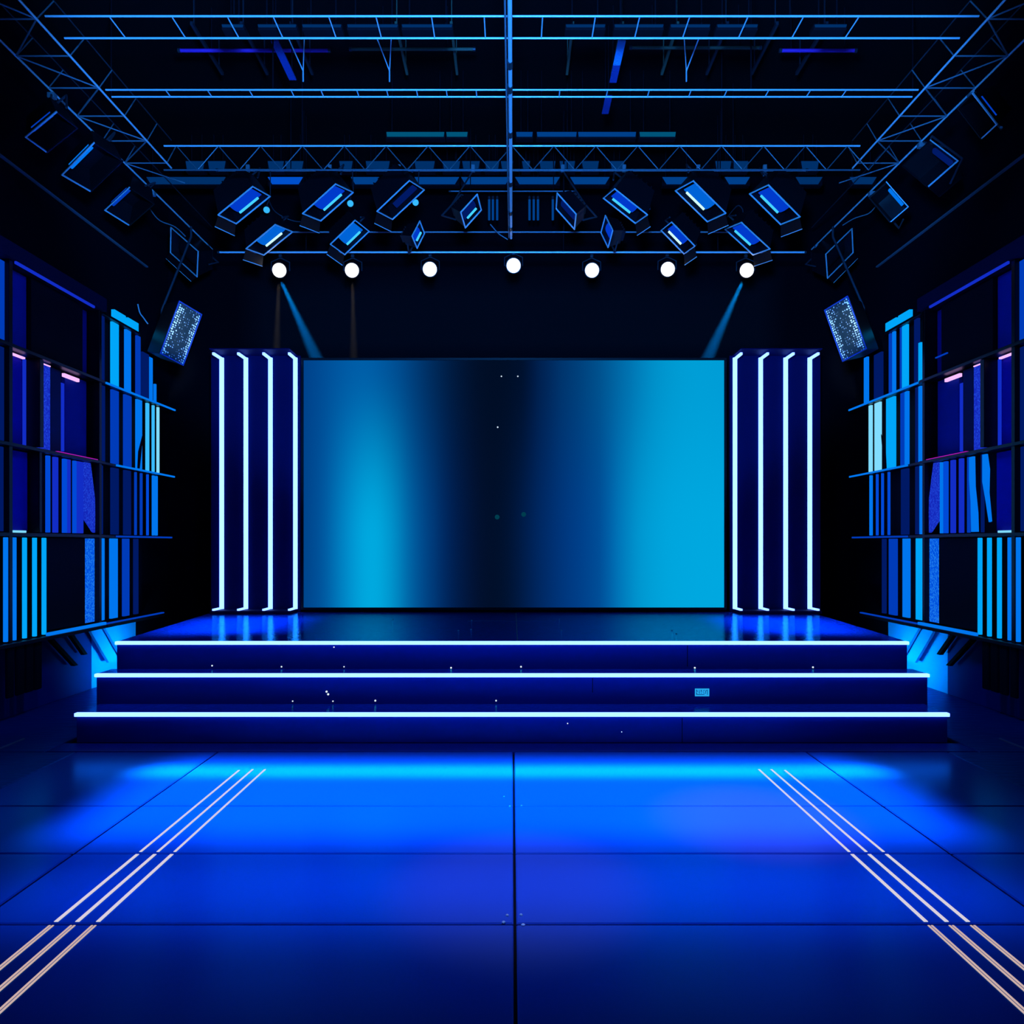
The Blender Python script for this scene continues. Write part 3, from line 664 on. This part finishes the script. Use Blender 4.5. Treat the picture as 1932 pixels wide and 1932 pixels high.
def face_fit(q, d, dv, ratio):
    """Rectangular lamp face (centre, axes, length, width) whose corners lie on the four sight lines q at about depth d."""
    c0, c1, c2, c3 = q
    p0, p1, p2, p3 = [P(*c, d) for c in q]
    u = (p1 - p0 + p3 - p2) / 2; v = (p2 - p0 + p3 - p1) / 2; ctr = (p0 + p1 + p2 + p3) / 4
    v.y = dv; u.y = max(-.3, min(.3, -(u.x * v.x + u.z * v.z) / dv))
    ux = u.normalized(); v = v - ux * v.dot(ux); vx = v.normalized()
    R0 = Matrix((ux, vx, ux.cross(vx))).transposed(); L0, W0 = u.length, v.length
    def err(x):
        R_ = R0 @ rotv(*x[2:5]); c = Vector((x[0], d, x[1])); L, W = x[5], x[6]; e = 0
        for (a, b), t in zip(((-.5, -.5), (.5, -.5), (-.5, .5), (.5, .5)), q):
            p = c + R_.col[0] * (a * L) + R_.col[1] * (b * W)
            e += (CX + F * p.x / p.y - t[0]) ** 2 + (CY - F * (p.z - EYE) / p.y - t[1]) ** 2
        return e + 900 * (W / max(L, .01) - ratio) ** 2 + 200 * max(0, .1 - abs(R_.col[2].y)) 
    x = simplex(err, [ctr.x, ctr.z, 0, 0, 0, L0, W0], [.05, .05, .2, .2, .2, .05, .05])
    R_ = R0 @ rotv(*x[2:5]); n = R_.col[2]; flip = n.y > 0
    if flip: R_ = Matrix((-R_.col[0], R_.col[1], -R_.col[2])).transposed()
    return Vector((x[0], d, x[1])), R_, abs(x[5]), abs(x[6]), flip

def stage_light(c0, c1, c2, c3, d, dv, label, hang, lens='lens', tube='tube', depth=0.26, grp='blue stage lights', doors=(1, 0, 0, 0), lenspos=0.0, ly=(-.58, .78), under=False, rims='xXyY', ratio=.55):
    ctr, R, L, W, flip = face_fit((c0, c1, c2, c3), d, dv, ratio)
    t = thing('stage_light', label, 'stage light', ctr, R, grp)
    m = ROOTM[t.name]; X = lambda x, y, z: m @ Vector((x, y, z))
    h, w = L / 2, W / 2
    # housing: open tapered shell, closed back
    hs = MB()
    for a, b_ in (((-h, -w), (h, -w)), ((h, -w), (h, w)), ((h, w), (-h, w)), ((-h, w), (-h, -w))):
        k = 0.80
        hs.hexa([X(a[0], a[1], 0), X(b_[0], b_[1], 0), X(b_[0] * .97, b_[1] * .95, 0), X(a[0] * .97, a[1] * .95, 0)],
                [X(a[0] * k, a[1] * k, -depth), X(b_[0] * k, b_[1] * k, -depth), X(b_[0] * k * .96, b_[1] * k * .94, -depth), X(a[0] * k * .96, a[1] * k * .94, -depth)])
    hs.obox(m, -h * .8, h * .8, -w * .8, w * .8, -depth - .012, -depth)
    build('housing', hs, M['black'], t)
    fins = MB()
    for k in range(5):
        x = -h * .6 + k * h * .3; fins.obox(m, x - .006, x + .006, -w * .6, w * .6, -depth - .05, -depth - .0125)
    build('cooling_fins', fins, M['black'], t)
    e = 0.007
    if flip: rims = rims.replace('x', '#').replace('X', 'x').replace('#', 'X'); doors = (doors[1], doors[0], doors[2], doors[3])
    sides = {'y': (-h - e, h + e, -w - e, -w + e * .4), 'Y': (-h - e, h + e, w - e * .4, w + e), 'x': (-h - e, -h + e * .4, -w + e * .5, w - e * .5), 'X': (h - e * .4, h + e, -w + e * .5, w - e * .5)}
    fr = MB(); fd = MB()
    for k_, q in sides.items():
        (fr if k_ in rims else fd).obox(m, *q, .001, .012)
    if fr.v: build('rim_frame', fr, M['alu'], t)  # rim light put in as aluminium sides, unlit sides stay black
    if fd.v: build('rim_frame', fd, M['black'], t)
    ln = MB(); N = 8; l0, l1 = (-h * .50 + lenspos * h, h * .74 + lenspos * h) if not flip else (-h * .74 - lenspos * h, h * .50 - lenspos * h)
    yy = lambda a: w * ((ly[0] + ly[1]) / 2 + a * (ly[1] - ly[0]) / 2)
    vs = []
    for i in range(N + 1):
        a = -1 + 2 * i / N; z = -0.045 + 0.03 * (1 - a * a)
        vs += [X(l0, yy(a), z), X(l1, yy(a), z)]
    for i in range(N + 1):
        a = -1 + 2 * i / N; vs += [X(l0, yy(a), -.055), X(l1, yy(a), -.055)]
    o_ = 2 * (N + 1)
    fs = [(2 * i, 2 * i + 1, 2 * i + 3, 2 * i + 2) for i in range(N)] + [(o_ + 2 * i + 2, o_ + 2 * i + 3, o_ + 2 * i + 1, o_ + 2 * i) for i in range(N)]
    fs += [(2 * i, 2 * i + 2, o_ + 2 * i + 2, o_ + 2 * i) for i in range(N)] + [(2 * i + 1, o_ + 2 * i + 1, o_ + 2 * i + 3, 2 * i + 3) for i in range(N)]
    fs += [(0, o_, o_ + 1, 1), (2 * N, 2 * N + 1, o_ + 2 * N + 1, o_ + 2 * N)]
    lo = build('lens', ln.add(vs, fs), M[lens], t, smooth=True)
    if tube: build('lamp_tube', MB().tube(X(l0 * .85, w * .42, -.006), X(l1 * .9, w * .42, -.006), .012, 10), M[tube], lo, smooth=True)
    dl = 0.11
    for k, (ax, sg_) in enumerate((('x', -1), ('x', 1), ('y', -1), ('y', 1))):
        if not doors[k]: continue
        a = 0.75
        if ax == 'x':
            p = [X(sg_ * (h + .012), -w, .016), X(sg_ * (h + .012), w, .016), X(sg_ * (h + .012 + dl * math.sin(a)), w * 1.1, .016 + dl * math.cos(a)), X(sg_ * (h + .012 + dl * math.sin(a)), -w * 1.1, .016 + dl * math.cos(a))]
        else:
            dd = dl * .7; p = [X(-h, sg_ * (w + .012), .016), X(h, sg_ * (w + .012), .016), X(h * .95, sg_ * (w + .012 + dd * math.sin(a)), .016 + dd * math.cos(a)), X(-h * .95, sg_ * (w + .012 + dd * math.sin(a)), .016 + dd * math.cos(a))]
        nn = (p[1] - p[0]).cross(p[2] - p[0]).normalized() * .004
        bd = build('barn_door', MB().hexa(p, [q + nn for q in p]), M['black'], t)
        build('door_edge', MB().tube(p[2], p[3], .005, 6), M['alu'], bd, smooth=True)  # bright tube stands for the lit edge of the door
    # yoke and clamp to the pipe
    if hang is not None:
        hang = Vector(hang); back = X(0, 0, -depth * .55)
        yk = MB()
        e0, e1 = X(-h - .03, 0, -depth * .55), X(h + .03, 0, -depth * .55)
        up = (hang - back); up = (up - R.col[0] * up.dot(R.col[0])); up = up.normalized() if up.length > 1e-3 else Vector((0, 0, 1))
        top = min(0.10 + w, .5 * (hang - back).length)
        yk.path([e0, e0 + up * top, e1 + up * top, e1], 0.010, 6)
        build('yoke', yk, M['darksteel'], t, smooth=True)
        mid = (e0 + e1) / 2 + up * top
        build('mount_arm', MB().tube(mid, hang - (hang - mid).normalized() * .045, .009, 8), M['darksteel'], t, smooth=True)
        if under: build('mount_clamp', MB().box(hang.x - .03, hang.x + .03, hang.y - .025, hang.y + .025, hang.z - .06, hang.z - .016), M['dimalu'], t, .004)
        else: build('mount_clamp', MB().box(hang.x - .02, hang.x + .02, hang.y - .05, hang.y - .018, hang.z - .035, hang.z + .04), M['dimalu'], t, .004)
    return t

def pA(x): return (x, 8.34, 5.66)
def pB(x): return (x, 8.86, 5.20)
row1 = 'upper row of blue stage lights over the stage'
row2 = 'lower row of blue stage lights over the stage'
D1, D2 = 8.02, 8.58
def at_x(px, d): return (px - CX) / F * d
Q = lambda *a: [(a[k], a[k + 1]) for k in (0, 2, 4, 6)]
stage_light(*Q(408, 406, 480, 350, 449, 419, 505, 371), D1, .22, 'upper stage light over the stage, deep blue lens, outermost on the left', pA(at_x(450, D1)), grp=row1)
stage_light(*Q(567, 406, 637, 343, 609, 411, 661, 366), D1, .22, 'upper stage light with blue oval lens, second from the left', pA(at_x(610, D1)), grp=row1)
stage_light(*Q(705, 402, 778, 336, 747, 408, 793, 362), D1, .22, 'upper stage light with dark slotted face, third from the left', pA(at_x(745, D1)), 'deep', None, grp=row1, lenspos=.05, ly=(.2, .8))
stage_light(*Q(867, 403, 901, 364, 879, 426, 905, 399), D1, .14, 'small diamond shaped upper stage light, just left of the middle rail', pA(at_x(890, D1)), 'deep', grp=row1, depth=.13, doors=(0, 0, 0, 0), ratio=.7)
stage_light(*Q(1092, 405, 1048, 363, 1080, 430, 1055, 395), D1, .14, 'small diamond shaped upper stage light, just right of the middle rail', pA(at_x(1065, D1)), 'deep', None, grp=row1, depth=.13, doors=(0, 0, 0, 0), ratio=.7)
stage_light(*Q(1230, 408, 1152, 352, 1190, 416, 1148, 377), D1, .20, 'upper stage light with deep blue lens, third from the right', pA(at_x(1185, D1)), grp=row1)
stage_light(*Q(1373, 404, 1305, 338, 1331, 414, 1279, 362), D1, .22, 'brightest upper stage light, pale cyan lens, second from the right', pA(at_x(1330, D1)), 'lenscyan', 'tubewarm', grp=row1)
stage_light(*Q(1513, 412, 1446, 345, 1469, 418, 1420, 368), D1, .22, 'upper stage light over the stage, royal blue lens, outermost on the right', pA(at_x(1460, D1)), grp=row1)
stage_light(*Q(459, 472, 524, 420, 503, 476, 546, 440), D2, .20, 'lower stage light with bright cyan lens, outermost on the left', pB(at_x(500, D2)), 'lenscyan', 'tubewarm', .2, row2)
stage_light(*Q(618, 464, 675, 411, 656, 475, 690, 440), D2, .20, 'lower stage light with cyan blade lens, second from the left', pB(at_x(655, D2)), 'lenscyan', 'tube', .2, row2)
stage_light(*Q(778, 445, 790, 418, 785, 468, 801, 440), D2, .14, 'slim lower stage light seen nearly edge on, left of the middle', pB(at_x(789, D2)), 'lens', 'tube', .13, row2, doors=(0, 0, 0, 0), ratio=.7)
stage_light(*Q(1155, 431, 1145, 411, 1150, 470, 1133, 435), D2, .14, 'slim lower stage light seen nearly edge on, right of the middle', pB(at_x(1145, D2)), 'lens', None, .13, row2, doors=(0, 0, 0, 0), ratio=.8)
stage_light(*Q(1315, 468, 1264, 414, 1287, 473, 1252, 439), D2, .20, 'lower stage light with curved white-edged lens, second from the right', pB(at_x(1275, D2)), 'lens', 'tubewarm', .2, row2)
stage_light(*Q(1457, 473, 1395, 415, 1417, 475, 1373, 436), D2, .20, 'lower stage light with slim blue lens, outermost on the right', pB(at_x(1410, D2)), 'lens', 'tube', .2, row2)
sgp = 'stage lights below the side trusses'
for i, (q, d) in enumerate((((49, 257, 106, 211, 88, 286, 145, 240), 6.2), ((117, 329, 178, 269, 172, 360, 230, 303), 7.0), ((198, 396, 245, 353, 245, 424, 290, 384), 8.0))):
    stage_light(*Q(*q), d, .26, '%s stage light from the camera below the left side truss' % nth(i), (-3.86, d + .25, ZT), ('blue', 'sky', 'blue')[i], None, .2, sgp, (0, 0, 0, 0), -.1, (-.97, -.62), True, 'xy')
for i, (q, d) in enumerate((((1881, 234, 1837, 176, 1853, 260, 1809, 204), 6.2), ((1806, 305, 1757, 266, 1752, 353, 1703, 314), 7.0), ((1713, 391, 1673, 344, 1680, 419, 1640, 374), 8.0))):
    stage_light(*Q(*q), d, .26, '%s stage light from the camera below the right side truss' % nth(i), (3.86, d + .25, ZT), ('blue', 'deep', 'sky')[i], None, .2, sgp, (0, 0, 0, 0), -.1, (-.97, -.62), True, 'xy')
stage_light(*Q(325, 431, 373, 473, 321, 475, 374, 523), 9.45, .20, 'open framed flood light over the left stage corner, above the loudspeaker', (-3.86, 9.72, ZT), 'matt', None, .22, 'corner floods', (0, 0, 0, 1), 0, (-.6, .6), True)
stage_light(*Q(1604, 432, 1560, 479, 1611, 476, 1558, 525), 9.45, .20, 'open framed flood light over the right stage corner, above the loudspeaker', (3.86, 9.72, ZT), 'matt', None, .22, 'corner floods', (0, 0, 0, 1), 0, (-.6, .6), True)

# ------------------------------------------------------------------ seven white lamps
ords = ['first', 'second', 'third', 'fourth', 'fifth', 'sixth', 'seventh']
for i, (px, py) in enumerate(((527, 510), (664, 510), (811, 508), (969, 501), (1117, 510), (1260, 508), (1409, 510))):
    d = 8.94; c = P(px, py, d)
    aim = Vector((-c.x * .12, -d * .55, -1.35)).normalized()
    R = aim.to_track_quat('Z', 'Y').to_matrix()
    t = thing('par_lamp', 'round white shining lamp under the lowest pipe, %s of seven from the left' % ords[i], 'lamp', c, R, 'white lamps under the lowest pipe')
    m = ROOTM[t.name]
    r = .080
    build('can', MB().lathe(m, [(.045, -.20), (.062, -.19), (.070, -.10), (r + .006, -.03), (r + .008, .0), (r + .002, .0), (r - .004, -.03), (.05, -.08)], 28), M['black'], t, smooth=True)
    build('lens', MB().lathe(m, [(r - .005, -.022), (r, .002), (r * .93, .020), (r * .7, .036), (r * .35, .045), (.004, .048)], 28), M['lamp'], t, smooth=True)
    side = R.col[0]; up = Vector((0, 0, 1))
    a, b_ = c + side * .105, c - side * .105
    build('yoke', MB().path([a - aim * .06, a - aim * .06 + up * .10, a * .55 + b_ * .45 - aim * .06 + up * .145, b_ * .55 + a * .45 - aim * .06 + up * .145, b_ - aim * .06 + up * .10, b_ - aim * .06], .007, 6), M['darksteel'], t, smooth=True)
    tp = c - aim * .06 + up * .145
    build('mount_clamp', MB().box(tp.x - .018, tp.x + .018, tp.y - .02, tp.y + .02, tp.z + .008, 5.005 - .014), M['darksteel'], t, .003)

# ------------------------------------------------------------------ loudspeakers
for s, sd, q in ((-1, 'left', (338, 566, 300, 668, 380, 594, 346, 689)), (1, 'right', (1599, 557, 1638, 659, 1557, 586, 1589, 682))):
    d = 8.75
    ctr, R, L, W, flip = face_fit(Q(*q), d, .20, .48)
    t = thing('loudspeaker', 'tilted loudspeaker with pale speckled grille hanging by the %s light column' % sd, 'loudspeaker', ctr, R, 'hanging loudspeakers')
    m = ROOTM[t.name]; h, w = L / 2, W / 2
    cab = MB(); X = lambda x, y, z: m @ Vector((x, y, z))
    cab.hexa([X(-h, -w, 0), X(h, -w, 0), X(h, w, 0), X(-h, w, 0)], [X(-h * .92, -w * .62, -.34), X(h * .92, -w * .62, -.34), X(h * .92, w * .62, -.34), X(-h * .92, w * .62, -.34)])
    build('cabinet', cab, M['black'], t, .012)
    g_ = MB(); N = 10; vs = []
    for i in range(N + 1):
        a = -1 + 2 * i / N; z = .006 + .012 * (1 - a * a); vs += [X(-h * .95, a * w * .92, z), X(h * .95, a * w * .92, z)]
    build('grille', g_.add(vs, [(2 * i, 2 * i + 1, 2 * i + 3, 2 * i + 2) for i in range(N)]), M['grille'], t, smooth=True)
    fr = MB()
    fr.obox(m, -h, h, -w, -w * .93, .001, .012); fr.obox(m, -h, h, w * .93, w, .001, .012); fr.obox(m, -h, -h * .96, -w * .93, w * .93, .001, .012); fr.obox(m, h * .96, h, -w * .93, w * .93, .001, .012)
    build('grille_frame', fr, M['strap'], t)
    top = Vector((s * 3.80, 9.10, 5.36)); bk = X(0, 0, -.36)
    build('hanging_bracket', MB().path([X(0, 0, -.34), bk, Vector((bk.x, bk.y, bk.z + .25)), top - Vector((0, 0, .12)), top], .014, 8), M['darksteel'], t, smooth=True)
    build('mount_plate', MB().obox(m, -.09, .09, -.06, .06, -.352, -.341), M['darksteel'], t)

# little cyan pin spots between the box lights, and dim glowing blue tubes either side of the rail
for (px, py), (hx, hy, hz), wh in (((503, 396), pA(at_x(509, 8.3)), 'first'), ((661, 384), pA(at_x(664, 8.3)), 'second'), ((784, 382), pA(at_x(790, 8.3)), 'third')):
    c = P(px, py, 8.2)
    R = Vector((.25, -.8, -.55)).normalized().to_track_quat('Z', 'Y').to_matrix()
    t = thing('pin_spot', 'tiny glinting cyan spotlight beside the upper stage lights, %s from the left' % wh, 'spotlight', c, R, 'cyan pin spots')
    m = ROOTM[t.name]
    build('can', MB().lathe(m, [(.02, -.12), (.03, -.11), (.034, -.01), (.036, 0)], 16), M['black'], t, smooth=True)
    build('lens', MB().lathe(m, [(.033, .001), (.030, .010), (.012, .016)], 16), M['icy'], t, smooth=True)
    build('mount_arm', MB().path([c + R @ Vector((0, 0, -.06)) + Vector((0, 0, .036)), c + Vector((.02, .06, .16)), Vector((hx, hy - .02, hz - .02))], .006, 6), M['darksteel'], t, smooth=True)
for i, px in enumerate((923, 930, 938, 999, 1007, 1015, 1043)):
    a, b_ = P(px, 377, 9.6), P(px, 415, 9.6)
    t = thing('glow_tube', 'dim blue upright tube behind the stage lights near the rail, %s from the left' % nth(i), 'tube light', b_, None, 'upright tubes')
    build('tube', MB().tube(b_, a, .014, 10), M['battenmid'], t, smooth=True)  # upright ribs given an even dim glow
    build('end_cap', MB().tube(a, a + Vector((0, 0, .04)), .017, 10), M['darksteel'], t, smooth=True)
    build('mount_rod', MB().tube(a + Vector((0, 0, .041)), (a.x, a.y, ZC - .002), .004, 6), M['matt'], t)

# cables looping between the lights
def cable(label, pts, r=.006, mat='darksteel'):
    P0 = [Vector(p) for p in pts]; out = []
    for i in range(len(P0) - 1):
        p0, p1, p2, p3 = P0[max(i - 1, 0)], P0[i], P0[i + 1], P0[min(i + 2, len(P0) - 1)]
        for k in range(8):
            q = k / 8
            out.append(.5 * ((2 * p1) + (p2 - p0) * q + (2 * p0 - 5 * p1 + 4 * p2 - p3) * q * q + (3 * p1 - p0 - 3 * p2 + p3) * q ** 3))
    out.append(P0[-1])
    tag(build('hanging_cable', MB().path(out, r, 6), M[mat], smooth=True), label, 'cable', 'cables among the lights')
cable('cable looping from the upper left stage light to the next', [P(505, 371, 8.7), P(520, 400, 8.7), P(560, 418, 8.75), P(600, 412, 8.7)])
cable('cable sagging between the right-hand upper stage lights', [P(1372, 410, 8.72), P(1392, 388, 8.72), P(1402, 400, 8.72), P(1392, 416, 8.72), P(1420, 420, 8.72)])
cable('cable curling below the left side truss', [P(280, 390, 8.6), P(300, 415, 8.6), P(330, 428, 8.6), P(350, 446, 8.6)], mat='dimalu')
cable('cable curling below the right side truss', [P(1655, 385, 8.6), P(1640, 402, 8.6), P(1612, 412, 8.6), P(1590, 425, 8.6)], mat='dimalu')
cable('pale cable hooked behind the left loudspeaker', [P(260, 574, 9.3), P(264, 590, 9.3), P(271, 600, 9.3), P(279, 611, 9.3)], mat='alu', r=.008)
cable('cable drooping from the middle pipe beside the rail', [P(925, 423, 8.75), P(940, 440, 8.75), P(958, 452, 8.75)], mat='dimalu')

# ------------------------------------------------------------------ light
def area(loc, target, sx, sy, power, col, spread=180):
    l = bpy.data.lights.new('unseen_wash', 'AREA'); l.shape = 'RECTANGLE'; l.size = sx; l.size_y = sy; l.energy = power; l.color = col; l.spread = math.radians(spread)
    o = bpy.data.objects.new('unseen_wash', l); COL.objects.link(o); o.location = loc
    o.rotation_euler = (Vector(target) - Vector(loc)).to_track_quat('-Z', 'Y').to_euler(); return o
def spot(loc, target, ang, power, col, blend=.3, r=.05):
    l = bpy.data.lights.new('spot_light', 'SPOT'); l.energy = power; l.color = col; l.spot_size = math.radians(ang); l.spot_blend = blend; l.shadow_soft_size = r
    o = bpy.data.objects.new('spot_light', l); COL.objects.link(o); o.location = loc
    o.rotation_euler = (Vector(target) - Vector(loc)).to_track_quat('-Z', 'Y').to_euler(); return o
BL = (0.0, 0.22, 1.0)
area((0, 4.93, 5.0), (0, 4.93, 0), 5.0, 1.5, 190, (0, .27, 1), 8)
area((0, 3.60, 5.0), (0, 3.60, 0), 4.6, .7, 15, (0, .22, 1), 9)
area((0, 5.42, 5.0), (0, 5.42, 0), 5.2, .16, 50, (0, .75, 1), 5)  # added light for the cyan band that the step strip reflects
area((0, 3.9, 5.1), (0, 3.9, 0), 4.0, 1.0, 24, (0, .16, 1), 36)
spot((0, .6, 2.7), (0, 8.0, 5.95), 66, 5200, (0.02, .26, 1.0), .25, .25)  # added unseen front spot to light the trusses
area((0, 2.0, 3.6), (0, 6.6, .4), 5.0, .4, 14, (0, .16, 1), 60)  # added unseen low front light to brighten the risers
spot((-1.2, 6.0, 4.6), (-3.75, 4.75, 0), 26, 260, (0, .30, 1), .9, .2)
for s in (-1, 1):
    spot((s * 0.8, 5.4, 4.7), (s * 4.5, 7.6, 2.3), 75, 220, (0.0, .10, 1.0), .6, .3)  # added unseen side wash for the rack panels
    area((s * 3.85, 8.75, .12), (s * 4.66, 8.85, .4), .6, .1, 9, (0, .42, 1.0), 110)
    spot((s * 1.5, 5.0, 4.2), (s * 3.75, 8.75, 4.05), 8, 900, (.62, .92, 1.0), .3, .1)  # added white spot without fixture, brightens the loudspeaker grille
    area((s * 2.9, 7.7, 4.7), (s * 2.95, 8.2, .74), 1.0, 1.5, 55, (0, .22, 1), 14)  # added unseen light to brighten the deck near the columns
    spot((s * 2.4, 4.4, 2.6), (s * 4.67, 7.0, .42), 26, 90, (0.0, .16, 1.0), .7, .05)  # added unseen spot to brighten the wall below the rack
    # lamp beams in the haze
    spot((s * 2.76, 9.16, 4.76), (s * 2.56, 10.1, 4.02), 9, 20000, (0, .30, 1.0), .6, .02)
spot((-1.90, 9.16, 4.74), (-2.10, 10.2, 4.05), 6, 1300, (1, .8, .55), .8, .02)
spot((-2.78, 9.16, 4.74), (-3.13, 10.2, 4.05), 6, 1300, (1, .8, .55), .8, .02)
spot((0.25, 6.1, 4.95), (0.03, 3.62, 0), 15, 450, (1.0, .72, .25), .9, .05)
spot((1.5, 6.2, 4.95), (1.42, 4.50, 0), 15, 900, (1.0, .12, .12), .9, .05)

hm, hnt, hout = new_mat('thin_stage_haze')
hv = hnt.nodes.new('ShaderNodeVolumeScatter'); hv.inputs['Density'].default_value = 0.010; hv.inputs['Color'].default_value = (.9, .95, 1, 1)
hnt.links.new(hv.outputs[0], hout.inputs['Volume'])
hz = build('stage_haze', MB().box(-3.3, 3.3, 9.2, 10.3, 4.02, 4.92), hm)
tag(hz, 'thin blue haze hanging below the white lamps above the video screen', 'haze'); hz['kind'] = 'stuff'

w = bpy.data.worlds.new('hall_dark'); SC.world = w; w.use_nodes = True
w.node_tree.nodes['Background'].inputs[0].default_value = (0, 0, 0.002, 1); w.node_tree.nodes['Background'].inputs[1].default_value = 0.3
vs_ = SC.view_settings
vs_.view_transform = 'Standard'; vs_.look = 'None'; vs_.exposure = 0; vs_.gamma = 1; vs_.use_curve_mapping = False
SC.cycles.use_denoising = True
SC.cycles.max_bounces = 6
